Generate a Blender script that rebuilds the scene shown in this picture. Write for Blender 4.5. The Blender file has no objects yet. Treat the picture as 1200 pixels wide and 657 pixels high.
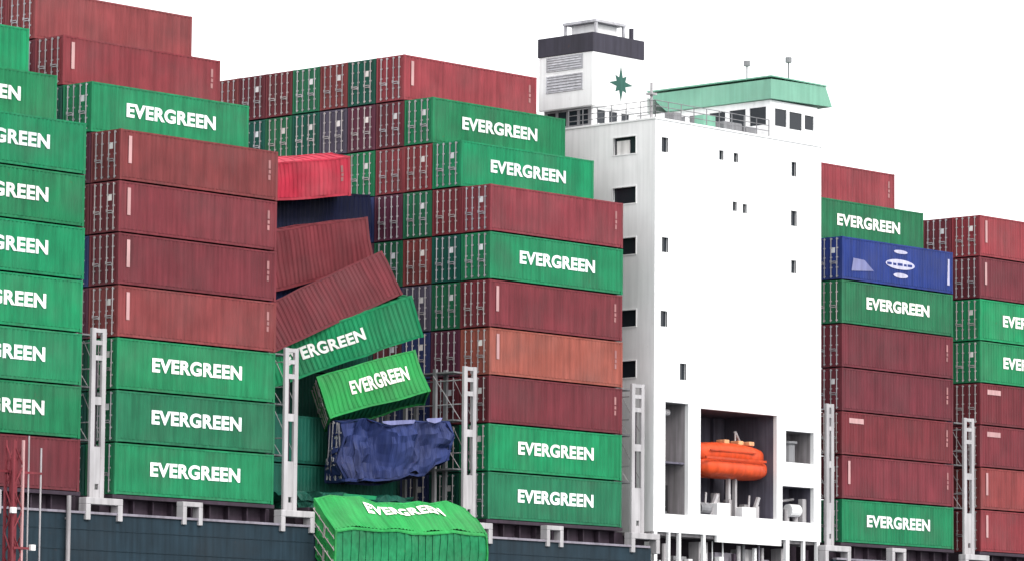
import bpy, bmesh, math, random
from mathutils import Vector, Matrix, noise
random.seed(7)
S = bpy.context.scene
COL = S.collection
R = math.radians

# ------------------------------------------------------------------ camera
cam_data = bpy.data.cameras.new('camera')
cam = bpy.data.objects.new('camera', cam_data)
COL.objects.link(cam)
cam_data.sensor_width = 36.0
cam_data.lens = 5019.3 / 1200 * 36.0
cam_data.clip_start = 1.0
cam_data.clip_end = 20000
_r = Vector((0.68087126, -0.73235454, 0.00843531))
_u = Vector((-0.08561619, -0.06814861, 0.99399479))
_f = Vector((0.72738174, 0.67750468, 0.10910183))
m = Matrix.Identity(4)
for i in range(3):
    m[i][0], m[i][1], m[i][2] = _r[i], _u[i], -_f[i]
m.translation = Vector((-158.3067, -177.3824, -13.944))
cam.matrix_world = m
S.camera = cam

# ------------------------------------------------------------------ world, sun, exposure
SUN_TO = Vector((-0.10, -0.80, 0.62)).normalized()
elev = math.asin(SUN_TO.z)
azim = math.atan2(SUN_TO.x, SUN_TO.y)
W = bpy.data.worlds.new('World')
S.world = W
W.use_nodes = True
wn, wl = W.node_tree.nodes, W.node_tree.links
sky = wn.new('ShaderNodeTexSky')
sky.sky_type = 'NISHITA'
sky.sun_disc = False
sky.sun_elevation = elev
sky.sun_rotation = azim
sky.altitude = 0
sky.air_density = 1.0
sky.dust_density = 6.0
sky.ozone_density = 0.4
hsv = wn.new('ShaderNodeHueSaturation')          # overcast: a grey-white sky
hsv.inputs['Saturation'].default_value = 0.12
wl.new(sky.outputs['Color'], hsv.inputs['Color'])
bg = wn['Background']
bg.inputs['Strength'].default_value = 0.15
cloud = wn.new('ShaderNodeMix'); cloud.data_type = 'RGBA'      # an even cloud deck over most of the sky
cloud.inputs['Factor'].default_value = 0.75
cloud.inputs['B'].default_value = (10.8, 10.8, 11.0, 1)
wl.new(hsv.outputs['Color'], cloud.inputs['A'])
wl.new(cloud.outputs['Result'], bg.inputs['Color'])
sd = bpy.data.lights.new('sun', 'SUN')
sd.energy = 1.1
sd.angle = R(14)
sd.color = (1.0, 0.97, 0.93)
sun = bpy.data.objects.new('sun', sd)
COL.objects.link(sun)
sun.rotation_euler = (-SUN_TO).to_track_quat('-Z', 'Y').to_euler()
S.view_settings.view_transform = 'Standard'
S.view_settings.look = 'None'
S.view_settings.gamma = 1.0
S.view_settings.use_curve_mapping = False
S.view_settings.exposure = 0.5
S.cycles.max_bounces = 6


# ------------------------------------------------------------------ helpers
class MB:
    """collects vertices and faces of ONE mesh"""
    def __init__(self):
        self.v, self.f, self.mi = [], [], []

    def quad(self, *pts, mi=0):
        n = len(self.v)
        self.v += [tuple(p) for p in pts]
        self.f.append(tuple(range(n, n + len(pts))))
        self.mi.append(mi)

    def box(self, x0, x1, y0, y1, z0, z1, mi=0):
        n = len(self.v)
        self.v += [(x, y, z) for z in (z0, z1) for y in (y0, y1) for x in (x0, x1)]
        for q in ((0, 2, 3, 1), (4, 5, 7, 6), (0, 1, 5, 4), (2, 6, 7, 3), (0, 4, 6, 2), (1, 3, 7, 5)):
            self.f.append(tuple(n + i for i in q))
            self.mi.append(mi)

    def cyl(self, a, b, r, n=10, r2=None, cap=True, mi=0):
        a, b = Vector(a), Vector(b)
        d = (b - a).normalized()
        u = d.orthogonal().normalized()
        w = d.cross(u)
        k = len(self.v)
        for p, rr in ((a, r), (b, r if r2 is None else r2)):
            for i in range(n):
                t = 2 * math.pi * i / n
                self.v.append(tuple(p + u * rr * math.cos(t) + w * rr * math.sin(t)))
        for i in range(n):
            j = (i + 1) % n
            self.f.append((k + i, k + j, k + n + j, k + n + i))
            self.mi.append(mi)
        if cap:
            self.f.append(tuple(k + i for i in reversed(range(n))))
            self.f.append(tuple(k + n + i for i in range(n)))
            self.mi += [mi, mi]

    def prism(self, poly, axis, a, b, mi=0):
        """poly: 2-D outline (counter-clockwise), extruded along axis from a to b"""
        def P(p, t):
            return (t, p[0], p[1]) if axis == 0 else (p[0], t, p[1]) if axis == 1 else (p[0], p[1], t)
        n, k = len(poly), len(self.v)
        self.v += [P(p, a) for p in poly] + [P(p, b) for p in poly]
        self.f.append(tuple(k + i for i in reversed(range(n))))
        self.f.append(tuple(k + n + i for i in range(n)))
        for i in range(n):
            j = (i + 1) % n
            self.f.append((k + i, k + j, k + n + j, k + n + i))
        self.mi += [mi] * (n + 2)

    def mesh(self, name, deform=None):
        me = bpy.data.meshes.new(name)
        vs = [deform(Vector(p)) for p in self.v] if deform else self.v
        me.from_pydata(vs, [], self.f)
        me.polygons.foreach_set('material_index', self.mi)
        bm = bmesh.new()
        bm.from_mesh(me)
        bmesh.ops.recalc_face_normals(bm, faces=bm.faces)
        bm.to_mesh(me)
        bm.free()
        return me

    def build(self, name, mat, parent=None, bevel=0):
        return link(name, self.mesh(name), mat, parent, bevel)


def link(name, me, mat, parent=None, bevel=0):
    o = bpy.data.objects.new(name, me)
    COL.objects.link(o)
    mats = mat if isinstance(mat, (list, tuple)) else [mat]
    if not me.materials:
        for _ in mats:
            me.materials.append(None)
    for i, mm in enumerate(mats):
        o.material_slots[i].link = 'OBJECT'
        o.material_slots[i].material = mm
    if parent is not None:
        o.parent = parent
    if bevel:
        b = o.modifiers.new('bevel', 'BEVEL')
        b.width = bevel
        b.segments = 2
        b.limit_method = 'ANGLE'
    return o


def thing(name, label, cat, loc=(0, 0, 0), rot=(0, 0, 0), group=None):
    o = bpy.data.objects.new(name, None)
    o.empty_display_size = 0.5
    COL.objects.link(o)
    o.location = loc
    o.rotation_euler = rot
    o['label'] = label
    o['category'] = cat
    if group:
        o['group'] = group
    return o


def wall(mb, x0, x1, z0, z1, holes, y0, y1, axis=1):
    """slab with rectangular holes; axis 1: spans x,z, thick along y; axis 0: spans y,z, thick along x"""
    xs = sorted({x0, x1, *[h[0] for h in holes], *[h[1] for h in holes]})
    zs = sorted({z0, z1, *[h[2] for h in holes], *[h[3] for h in holes]})
    def P(a, t, z):
        return (a, t, z) if axis == 1 else (t, a, z)
    def solid(i, j):
        if not (0 <= i < len(xs) - 1 and 0 <= j < len(zs) - 1):
            return False
        cx, cz = (xs[i] + xs[i + 1]) / 2, (zs[j] + zs[j + 1]) / 2
        return not any(h[0] < cx < h[1] and h[2] < cz < h[3] for h in holes)
    for i in range(len(xs) - 1):
        for j in range(len(zs) - 1):
            if not solid(i, j):
                continue
            a, b, c, d = xs[i], xs[i + 1], zs[j], zs[j + 1]
            mb.quad(P(a, y0, c), P(b, y0, c), P(b, y0, d), P(a, y0, d))
            mb.quad(P(a, y1, c), P(a, y1, d), P(b, y1, d), P(b, y1, c))
            if not solid(i - 1, j): mb.quad(P(a, y0, c), P(a, y0, d), P(a, y1, d), P(a, y1, c))
            if not solid(i + 1, j): mb.quad(P(b, y0, c), P(b, y1, c), P(b, y1, d), P(b, y0, d))
            if not solid(i, j - 1): mb.quad(P(a, y0, c), P(a, y1, c), P(b, y1, c), P(b, y0, c))
            if not solid(i, j + 1): mb.quad(P(a, y0, d), P(b, y0, d), P(b, y1, d), P(a, y1, d))


# ------------------------------------------------------------------ materials
def mat_paint(name, col, rough=0.5, var=0.18, streak=0.22, rust=0.35, metallic=0.0, bump=0.02, rust_col=(0.12, 0.045, 0.02)):
    mt = bpy.data.materials.new(name)
    mt.use_nodes = True
    n, l = mt.node_tree.nodes, mt.node_tree.links
    b = n['Principled BSDF']
    tc = n.new('ShaderNodeTexCoord')
    oi = n.new('ShaderNodeObjectInfo')
    mul = n.new('ShaderNodeMath'); mul.operation = 'MULTIPLY'; mul.inputs[1].default_value = 137.0
    l.new(oi.outputs['Random'], mul.inputs[0])
    add = n.new('ShaderNodeVectorMath'); add.operation = 'ADD'
    l.new(tc.outputs['Object'], add.inputs[0]); l.new(mul.outputs[0], add.inputs[1])
    # broad fading of the paint
    n1 = n.new('ShaderNodeTexNoise'); n1.inputs['Scale'].default_value = 0.55; n1.inputs['Detail'].default_value = 6
    l.new(add.outputs[0], n1.inputs['Vector'])
    # rain streaks
    mp = n.new('ShaderNodeMapping'); mp.inputs['Scale'].default_value = (3.2, 3.2, 0.22)
    l.new(add.outputs[0], mp.inputs['Vector'])
    n2 = n.new('ShaderNodeTexNoise'); n2.inputs['Scale'].default_value = 1.0; n2.inputs['Detail'].default_value = 5
    l.new(mp.outputs[0], n2.inputs['Vector'])
    # rust patches
    n3 = n.new('ShaderNodeTexNoise'); n3.inputs['Scale'].default_value = 2.3; n3.inputs['Detail'].default_value = 8; n3.inputs['Roughness'].default_value = 0.7
    l.new(add.outputs[0], n3.inputs['Vector'])
    def ramp(src, a, bb, lo=0.0, hi=1.0):
        r = n.new('ShaderNodeMapRange')
        r.inputs['From Min'].default_value = a; r.inputs['From Max'].default_value = bb
        r.inputs['To Min'].default_value = lo; r.inputs['To Max'].default_value = hi
        l.new(src, r.inputs['Value'])
        return r.outputs[0]
    f1 = ramp(n1.outputs['Fac'], 0.3, 0.7, 1 - var, 1 + var)
    f2 = ramp(n2.outputs['Fac'], 0.35, 0.62, 1 - streak, 1.05)
    mm = n.new('ShaderNodeMath'); mm.operation = 'MULTIPLY'
    l.new(f1, mm.inputs[0]); l.new(f2, mm.inputs[1])
    vm = n.new('ShaderNodeVectorMath'); vm.operation = 'SCALE'
    vm0 = n.new('ShaderNodeVectorMath'); vm0.operation = 'MULTIPLY'
    vm0.inputs[0].default_value = col
    l.new(oi.outputs['Color'], vm0.inputs[1])
    l.new(vm0.outputs[0], vm.inputs[0])
    l.new(mm.outputs[0], vm.inputs['Scale'])
    n4 = n.new('ShaderNodeTexNoise'); n4.inputs['Scale'].default_value = 0.33; n4.inputs['Detail'].default_value = 4
    sh = n.new('ShaderNodeVectorMath'); sh.operation = 'ADD'; sh.inputs[1].default_value = (41.0, 17.0, 9.0)
    l.new(add.outputs[0], sh.inputs[0]); l.new(sh.outputs[0], n4.inputs['Vector'])
    lum = sum(col) / 3
    mc = n.new('ShaderNodeMix'); mc.data_type = 'RGBA'
    l.new(ramp(n4.outputs['Fac'], 0.45, 0.75, 0.0, var * 1.1), mc.inputs['Factor'])
    l.new(vm.outputs[0], mc.inputs['A']); mc.inputs['B'].default_value = (lum * 1.1, lum, lum * 0.95, 1)
    f3 = ramp(n3.outputs['Fac'], 0.64, 0.73, 0.0, rust)
    mx = n.new('ShaderNodeMix'); mx.data_type = 'RGBA'
    l.new(f3, mx.inputs['Factor']); l.new(mc.outputs['Result'], mx.inputs['A'])
    mx.inputs['B'].default_value = (*rust_col, 1)
    l.new(mx.outputs['Result'], b.inputs['Base Color'])
    l.new(ramp(n1.outputs['Fac'], 0.3, 0.7, rough - 0.08, rough + 0.14), b.inputs['Roughness'])
    b.inputs['Metallic'].default_value = metallic
    b.inputs['Specular IOR Level'].default_value = 0.12
    if bump:
        bp = n.new('ShaderNodeBump'); bp.inputs['Strength'].default_value = 0.35; bp.inputs['Distance'].default_value = bump
        l.new(n1.outputs['Fac'], bp.inputs['Height']); l.new(bp.outputs[0], b.inputs['Normal'])
    return mt


def mat_glass(name):
    mt = bpy.data.materials.new(name)
    mt.use_nodes = True
    b = mt.node_tree.nodes['Principled BSDF']
    b.inputs['Base Color'].default_value = (0.02, 0.024, 0.03, 1)
    b.inputs['Roughness'].default_value = 0.12
    b.inputs['Specular IOR Level'].default_value = 0.3
    return mt


M = {}
M['green'] = mat_paint('green_paint', (0.015, 0.188, 0.078))
M['green2'] = mat_paint('green_paint_fresh', (0.012, 0.222, 0.090))
M['green3'] = mat_paint('green_paint_deep', (0.018, 0.140, 0.066))
M['green4'] = mat_paint('green_paint_bright', (0.022, 0.262, 0.068))
M['maroon'] = mat_paint('maroon_paint', (0.145, 0.029, 0.038))
M['red'] = mat_paint('red_brown_paint', (0.205, 0.046, 0.048))
M['redder'] = mat_paint('red_paint', (0.228, 0.040, 0.049))
M['orange_red'] = mat_paint('faded_orange_red_paint', (0.275, 0.078, 0.060))
M['bright_red'] = mat_paint('bright_red_paint', (0.52, 0.038, 0.068), rust=0.15)
M['navy'] = mat_paint('navy_paint', (0.030, 0.044, 0.140))
M['blue'] = mat_paint('blue_paint', (0.022, 0.042, 0.190))
M['shaded_navy'] = mat_paint('shaded_navy_paint', (0.005, 0.007, 0.028))  # navy taken near black: the shade in the gaps is put into this colour
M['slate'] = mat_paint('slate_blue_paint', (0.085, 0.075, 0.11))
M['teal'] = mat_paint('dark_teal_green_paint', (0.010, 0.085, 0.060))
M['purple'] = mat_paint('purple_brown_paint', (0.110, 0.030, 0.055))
M['letter'] = mat_paint('white_lettering_paint', (0.80, 0.82, 0.79), var=0.06, streak=0.12, rust=0.1, bump=0)
M['pink_mark'] = mat_paint('pale_marking_paint', (0.50, 0.29, 0.29), var=0.1, rust=0.1, bump=0)
M['faint_mark'] = mat_paint('faint_marking_paint', (0.36, 0.17, 0.17), var=0.2, rust=0.2, bump=0)
M['soft_lavender'] = mat_paint('soft_lavender_paint', (0.19, 0.20, 0.38), rust=0, bump=0)
M['galv'] = mat_paint('galvanised_steel', (0.36, 0.34, 0.35), rough=0.45, metallic=0.3, rust=0.3, bump=0)
M['placard'] = mat_paint('white_placard', (0.75, 0.73, 0.72), rust=0, bump=0)
M['white'] = mat_paint('white_ship_paint', (0.80, 0.80, 0.80), rough=0.45, var=0.04, streak=0.05, rust=0.12, bump=0)
M['grey_white'] = mat_paint('weathered_white_paint', (0.42, 0.405, 0.415), rough=0.5, var=0.12, streak=0.2, rust=0.4, bump=0)
M['grey'] = mat_paint('grey_deck_paint', (0.22, 0.22, 0.23), var=0.15, bump=0)
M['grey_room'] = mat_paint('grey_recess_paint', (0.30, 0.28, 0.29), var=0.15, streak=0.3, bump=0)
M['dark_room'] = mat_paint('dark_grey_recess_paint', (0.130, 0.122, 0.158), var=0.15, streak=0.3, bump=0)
M['hull'] = mat_paint('dark_teal_hull_paint', (0.017, 0.033, 0.046), rough=0.5, streak=0.3, rust=0.25)
M['coaming'] = mat_paint('dark_purple_coaming_paint', (0.045, 0.032, 0.045), bump=0)
M['rail'] = mat_paint('pale_violet_grey_rail', (0.24, 0.22, 0.26), bump=0)
M['black_band'] = mat_paint('blue_black_funnel_band', (0.045, 0.042, 0.058), var=0.15, bump=0)
M['louvre'] = mat_paint('grey_louvre_paint', (0.46, 0.46, 0.49), bump=0)
M['star'] = mat_paint('dark_green_emblem', (0.035, 0.105, 0.085), bump=0, rust=0)
M['roof_green'] = mat_paint('green_bridge_paint', (0.185, 0.40, 0.295), var=0.08, streak=0.1, bump=0, rust=0.1)
M['orange'] = mat_paint('orange_lifeboat_gelcoat', (0.66, 0.080, 0.024), rough=0.35, var=0.08, rust=0, bump=0)
M['dark_orange'] = mat_paint('deep_orange_fender', (0.50, 0.06, 0.02), rust=0, bump=0)
M['pale_orange'] = mat_paint('pale_orange_fittings', (0.80, 0.40, 0.20), rust=0, bump=0)
M['mast_red'] = mat_paint('red_mast_paint', (0.20, 0.035, 0.045), bump=0)
M['dark'] = mat_paint('dark_rubber', (0.02, 0.02, 0.022), rust=0, bump=0)
M['emblem'] = mat_paint('pale_lavender_emblem', (0.50, 0.49, 0.66), rust=0, bump=0)
M['glass'] = mat_glass('dark_window_glass')


def mat_sea():
    mt = bpy.data.materials.new('sea_water')
    mt.use_nodes = True
    n, l = mt.node_tree.nodes, mt.node_tree.links
    b = n['Principled BSDF']
    b.inputs['Base Color'].default_value = (0.03, 0.06, 0.07, 1)
    b.inputs['Roughness'].default_value = 0.15
    tc = n.new('ShaderNodeTexCoord')
    nz = n.new('ShaderNodeTexNoise'); nz.inputs['Scale'].default_value = 0.35; nz.inputs['Detail'].default_value = 7
    l.new(tc.outputs['Object'], nz.inputs['Vector'])
    bp = n.new('ShaderNodeBump'); bp.inputs['Strength'].default_value = 0.6; bp.inputs['Distance'].default_value = 0.6
    l.new(nz.outputs['Fac'], bp.inputs['Height']); l.new(bp.outputs[0], b.inputs['Normal'])
    return mt


M['sea'] = mat_sea()

# ------------------------------------------------------------------ the sea
b = MB()
b.quad((-6000, -6000, 0), (6000, -6000, 0), (6000, 6000, 0), (-6000, 6000, 0))
sea = b.build('sea', M['sea'])
sea.location = (0, 0, -15.6)
sea['kind'] = 'structure'

# ------------------------------------------------------------------ ship hull and deck
BAY = {1: -14.75, 2: 0.0, 'wreck': 15.1, 3: 30.17, 4: 64.41, 5: 79.72}
ship = thing('container_ship', 'dark teal hull of the container ship below the stacked containers', 'ship')
b = MB()
top = -1.22
# side shell with the open gallery under the accommodation
wall(b, -60, 130, -17.5, top, [(44.6, 62.9, -3.4, top)], -0.5, -0.2)
b.box(-60, 130, 44.6, 44.9, -17.5, top)
b.prism([(130, -0.5), (150, 6), (170, 22.2), (150, 38.4), (130, 44.9)], 2, -17.5, top)
b.box(-60.5, -60, -0.5, 44.9, -17.5, top)
b.build('hull_plating', M['hull'], ship)
b = MB()
for k, z in enumerate((-2.1, -3.2)):
    for x0, x1 in ((-60, 44.5), (63.0, 130)):
        b.box(x0, x1, -0.53 - 0.004 * k, -0.498, z, z + 0.03)
b.build('hull_seam', M['hull'], ship)
b = MB()
b.box(-60, 44.6, -0.2, 44.6, top - 0.25, top - 0.05)
b.box(62.9, 130, -0.2, 44.6, top - 0.25, top - 0.05)
b.box(44.6, 62.9, -0.2, 44.6, -3.7, -3.4)
b.build('deck', M['grey'], ship)
for x0, x1 in ((-60, 44.4), (63.1, 130)):
    b = MB()
    b.box(x0, x1, -0.62, -0.25, top, top + 0.13)
    b.build('gunwale_rail', M['rail'], ship)
for key, x0 in BAY.items():
    b = MB()
    b.box(x0 - 0.4, x0 + 12.6, 0.75, 44, top - 0.05, -0.22)
    for i in range(9):
        xx = x0 + 0.3 + i * 1.45
        b.box(xx, xx + 0.09, 0.35, 0.75, top - 0.05, -0.26)
    b.build('hatch_coaming', M['coaming'], ship)
    b = MB()
    b.box(x0 - 0.1, x0 + 12.3, 0.02, 44, -0.22, -0.02)
    b.build('hatch_cover', M['coaming'], ship)
for key in (1, 2, 'wreck', 3, 4):
    x = BAY[key] + 5.35
    if key == 'wreck':
        continue
    b = MB()
    b.box(x - 0.76, x + 0.76, -0.66, -0.1, -0.48, -0.21)
    b.box(x - 0.76, x - 0.46, -0.66, -0.1, -1.5, -0.48)
    b.box(x + 0.46, x + 0.76, -0.66, -0.1, -1.5, -0.48)
    b.build('container_pedestal', M['grey_white'], ship, 0.03)
# pale pipe standing on the hull side
b = MB()
b.cyl((-3.95, -0.75, -13), (-3.95, -0.75, -0.3), 0.13, 10)
for z in (-1.6, -4, -7, -10):
    b.box(-4.0, -3.9, -0.7, -0.48, z, z + 0.12)
b.build('side_pipe', M['galv'], ship)

# ------------------------------------------------------------------ shipping containers
CW = 2.438
LET = None


def letter_mesh():
    cu = bpy.data.curves.new('lettering', 'FONT')
    cu.body = 'EVERGREEN'
    cu.size = 1.0
    cu.offset = 0.04
    cu.space_character = 1.06
    o = bpy.data.objects.new('tmp', cu)
    COL.objects.link(o)
    dg = bpy.context.evaluated_depsgraph_get()
    me = bpy.data.meshes.new_from_object(o.evaluated_get(dg))
    vs = [v.co.copy() for v in me.vertices]
    fs = [tuple(p.vertices) for p in me.polygons]
    bpy.data.objects.remove(o)
    x0, x1 = min(v.x for v in vs), max(v.x for v in vs)
    y0, y1 = min(v.y for v in vs), max(v.y for v in vs)
    return [((v.x - x0) / (x1 - x0) - 0.5, (v.y - y0) / (y1 - y0) - 0.5) for v in vs], fs


LET = letter_mesh()


def lettering(L, H, width, height, cx=0.0, deform=None, cuts=0, y=None, cz=None):
    y = -CW / 2 - 0.006 if y is None else y
    cz = H * 0.53 if cz is None else cz
    me = bpy.data.meshes.new('lettering')
    me.from_pydata([(cx + p[0] * width, y, cz + p[1] * height) for p in LET[0]], [], [f for f in LET[1]])
    bm = bmesh.new()
    bm.from_mesh(me)
    if cuts:
        bmesh.ops.subdivide_edges(bm, edges=bm.edges, cuts=cuts, use_grid_fill=True)
    if deform:
        for v in bm.verts:
            v.co = deform(v.co)
    r = bmesh.ops.extrude_face_region(bm, geom=bm.faces[:])
    for e in r['geom']:
        if isinstance(e, bmesh.types.BMVert):
            e.co.y -= 0.006
    bmesh.ops.recalc_face_normals(bm, faces=bm.faces)
    bm.to_mesh(me)
    bm.free()
    return me


def corrugated(mb, x0, x1, z0, z1, y, out, nz=1, pitch=0.29, depth=0.03):
    """corrugated wall spanning x,z at plane y; out = -1 or +1 is the outward side"""
    n = round((x1 - x0) / pitch)
    p = (x1 - x0) / n
    prof = []
    for i in range(n):
        a = x0 + i * p
        prof += [(a, y), (a + p * 0.32, y), (a + p * 0.5, y - out * depth), (a + p * 0.82, y - out * depth)]
    prof.append((x1, y))
    k = len(mb.v)
    for j in range(nz + 1):
        z = z0 + (z1 - z0) * j / nz
        mb.v += [(q[0], q[1], z) for q in prof]
    w = len(prof)
    for j in range(nz):
        for i in range(w - 1):
            mb.f.append((k + j * w + i, k + j * w + i + 1, k + (j + 1) * w + i + 1, k + (j + 1) * w + i))
            mb.mi.append(0)


def seg_box(mb, axis, a, b, n, *rest):
    """box cut into n lengths along axis so that it can bend"""
    for i in range(n):
        s, e = a + (b - a) * i / n, a + (b - a) * (i + 1) / n
        if axis == 0: mb.box(s, e, *rest)
        elif axis == 1: mb.box(rest[0], rest[1], s, e, rest[2], rest[3])
        else: mb.box(*rest, s, e)


def container_meshes(L, H, deform=None, fine=1):
    h, w = L / 2, CW / 2
    D = {}
    n = 1 if fine == 1 else 10
    b = MB()                                       # welded corner posts, rails and corner castings
    for sx in (-1, 1):
        for sy in (-1, 1):
            xa, xb = sorted((sx * h, sx * (h - 0.16)))
            ya, yb = sorted((sy * w, sy * (w - 0.15)))
            seg_box(b, 2, 0.12, H - 0.12, 1 if fine == 1 else 4, xa, xb, ya, yb)
            for z in (0, H - 0.118):
                xa2, xb2 = sorted((sx * (h + 0.004), sx * (h - 0.178)))
                ya2, yb2 = sorted((sy * (w + 0.004), sy * (w - 0.162)))
                b.box(xa2, xb2, ya2, yb2, z, z + 0.118)
    for sy in (-1, 1):
        ya, yb = sorted((sy * (w - 0.004), sy * (w - 0.09)))
        yc, yd = sorted((sy * (w - 0.05), sy * (w - 0.11)))
        seg_box(b, 0, -h + 0.178, h - 0.178, n, yc, yd, 0.03, 0.192)
        seg_box(b, 0, -h + 0.178, h - 0.178, n, ya, yb, H - 0.11, H - 0.01)
    for sx in (-1, 1):
        xa, xb = sorted((sx * (h - 0.004), sx * (h - 0.12)))
        seg_box(b, 1, -w + 0.162, w - 0.162, 1 if fine == 1 else 3, xa, xb, 0.02, 0.17)
        seg_box(b, 1, -w + 0.162, w - 0.162, 1 if fine == 1 else 3, xa, xb, H - 0.13, H - 0.01)
    D['frame'] = b.mesh('frame', deform)
    nz = 1 if fine == 1 else 8
    b = MB(); corrugated(b, -h + 0.16, h - 0.16, 0.19, H - 0.11, -w + 0.012, -1, nz); D['side_panel'] = b.mesh('side_panel', deform)
    b = MB(); corrugated(b, -h + 0.16, h - 0.16, 0.19, H - 0.11, w - 0.012, 1, nz); D['side_panel_back'] = b.mesh('side_panel', deform)
    b = MB()
    nn = 40 if fine > 1 else 20
    for i in range(nn):
        xa = -h + 0.12 + (2 * h - 0.24) * i / nn
        xb = xa + (2 * h - 0.24) / nn
        z = H - 0.03 - 0.02 * (i % 2)
        ny = 1 if fine == 1 else 6
        for j in range(ny):
            ya, yb = -w + 0.09 + (CW - 0.18) * j / ny, -w + 0.09 + (CW - 0.18) * (j + 1) / ny
            b.quad((xa, ya, z), (xb, ya, z), (xb, yb, z), (xa, yb, z))
    D['roof_panel'] = b.mesh('roof_panel', deform)
    b = MB()
    for i in range(nn):
        xa = -h + 0.12 + (2 * h - 0.24) * i / nn
        xb = xa + (2 * h - 0.24) / nn
        zf = 0.17 if i % 2 else 0.12
        for j in range(1 if fine == 1 else 6):
            ya, yb = -w + 0.09 + (CW - 0.18) * j / (1 if fine == 1 else 6), -w + 0.09 + (CW - 0.18) * (j + 1) / (1 if fine == 1 else 6)
            b.quad((xa, ya, zf), (xb, ya, zf), (xb, yb, zf), (xa, yb, zf))
        if fine == 1 and i % 2 == 0:
            b.box((xa + xb) / 2 - 0.04, (xa + xb) / 2 + 0.04, -w + 0.09, w - 0.09, 0.03, 0.168)
    D['underframe'] = b.mesh('underframe', deform)
    b = MB()                                       # corrugated closed end
    n2 = 9
    for i in range(n2):
        p = (CW - 0.30) / n2
        a = -w + 0.15 + i * p
        x = h - 0.02
        pr = [(x, a), (x, a + p * 0.35), (x - 0.045, a + p * 0.5), (x - 0.045, a + p * 0.85), (x, a + p)]
        for (xa, ya), (xb, yb) in zip(pr, pr[1:]):
            b.quad((xa, ya, 0.17), (xb, yb, 0.17), (xb, yb, H - 0.13), (xa, ya, H - 0.13))
    D['end_panel'] = b.mesh('end_panel', deform)
    for k, (ya, yb) in enumerate(((-w + 0.165, -0.012), (0.012, w - 0.165))):
        b = MB()                                   # door leaf with pressed panels
        x = -h + 0.03
        b.box(x, x + 0.04, ya, yb, 0.18, H - 0.14)
        for j in range(5):
            za = 0.30 + (H - 0.60) * j / 5
            b.box(x - 0.022, x - 0.001, ya + 0.08, yb - 0.08, za, za + (H - 0.60) / 5 - 0.12)
        D['door%d' % k] = b.mesh('door', deform)
        for q, yy in enumerate((ya + 0.27, yb - 0.27)):
            b = MB()
            b.cyl((x - 0.065, yy, 0.10), (x - 0.065, yy, H - 0.07), 0.032, 7)
            for z in (0.16, 0.75, H / 2, H - 0.8, H - 0.2):
                b.box(x - 0.055, x - 0.0225, yy - 0.09, yy + 0.09, z, z + 0.09)
            D['lock_rod%d%d' % (k, q)] = b.mesh('lock_rod', deform)
            b = MB()
            zz = 1.05 + 0.12 * q
            b.box(x - 0.115, x - 0.085, yy - 0.05 if q == 0 else yy - 0.42, yy + 0.42 if q == 0 else yy + 0.05, zz, zz + 0.05)
            b.box(x - 0.12, x - 0.07, yy - 0.06, yy + 0.06, zz - 0.05, zz + 0.12)
            D['handle%d%d' % (k, q)] = b.mesh('handle', deform)
    b = MB()
    b.box(-h + 0.004, -h + 0.006 + 0.0, -w + 0.62, -w + 0.98, H * 0.62, H * 0.62 + 0.36)
    D['placard'] = b.mesh('placard', deform)
    b = MB(); b.box(-h + 0.62, -h + 0.86, -w - 0.012, -w - 0.004, H * 0.34, H * 0.88)
    D['marking_strip'] = b.mesh('marking_strip', deform)
    for i, (za, zb, xa) in enumerate(((0.40, 0.50, 0.76), (0.53, 0.60, 0.74), (0.63, 0.80, 0.75))):
        b = MB(); b.box(h - xa, h - xa + 0.17, -w - 0.012, -w - 0.004, H * za, H * zb)
        D['number_mark%d' % i] = b.mesh('number_mark', deform)
    b = MB(); b.box(-h + 0.8, -h + 2.35, -w - 0.012, -w - 0.004, H * 0.74, H * 0.86)
    D['marking_bar'] = b.mesh('marking_bar', deform)
    return D


H0 = 2.855
STD = container_meshes(12.19, H0)
STD['lettering'] = lettering(12.19, H0, 6.9, 0.81)


def container(D, colr, label, loc, rot=(0, 0, 0), letter=False, marks=(), group='containers stacked on the ship deck', hw=True, end_colr=None):
    t = thing('shipping_container', label, 'container', loc, rot, group)
    c = M[colr]
    link('frame', D['frame'], c, t)
    link('side_panel', D['side_panel'], c, t)
    link('side_panel', D['side_panel_back'], c, t)
    link('roof_panel', D['roof_panel'], c, t)
    link('underframe', D['underframe'], M['coaming'] if colr != 'green4' else M['green'], t)
    link('end_panel', D['end_panel'], c, t)
    for k in (0, 1):
        d = link('door', D['door%d' % k], c, t)
        if hw:
            for q in (0, 1):
                link('lock_rod', D['lock_rod%d%d' % (k, q)], M['galv'], d)
                link('handle', D['handle%d%d' % (k, q)], M['galv'], d)
            if k == 0 and random.random() < 0.75:
                link('placard', D['placard'], M['placard'], d)
    if letter:
        link('lettering', D['lettering'], M['letter'], t)
    tint = random.uniform(0.86, 1.12)
    warm = random.uniform(0.95, 1.06)
    for o in t.children_recursive:
        o.color = (tint * warm, tint, tint / warm, 1)
    for mk in marks:
        for k in ([mk] if mk in D else [q for q in D if q.startswith(mk[:-1])]):
            link(mk if mk in D else mk[:-1], D[k], M['pink_mark'] if mk in D else M['faint_mark'], t)
    return t


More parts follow.
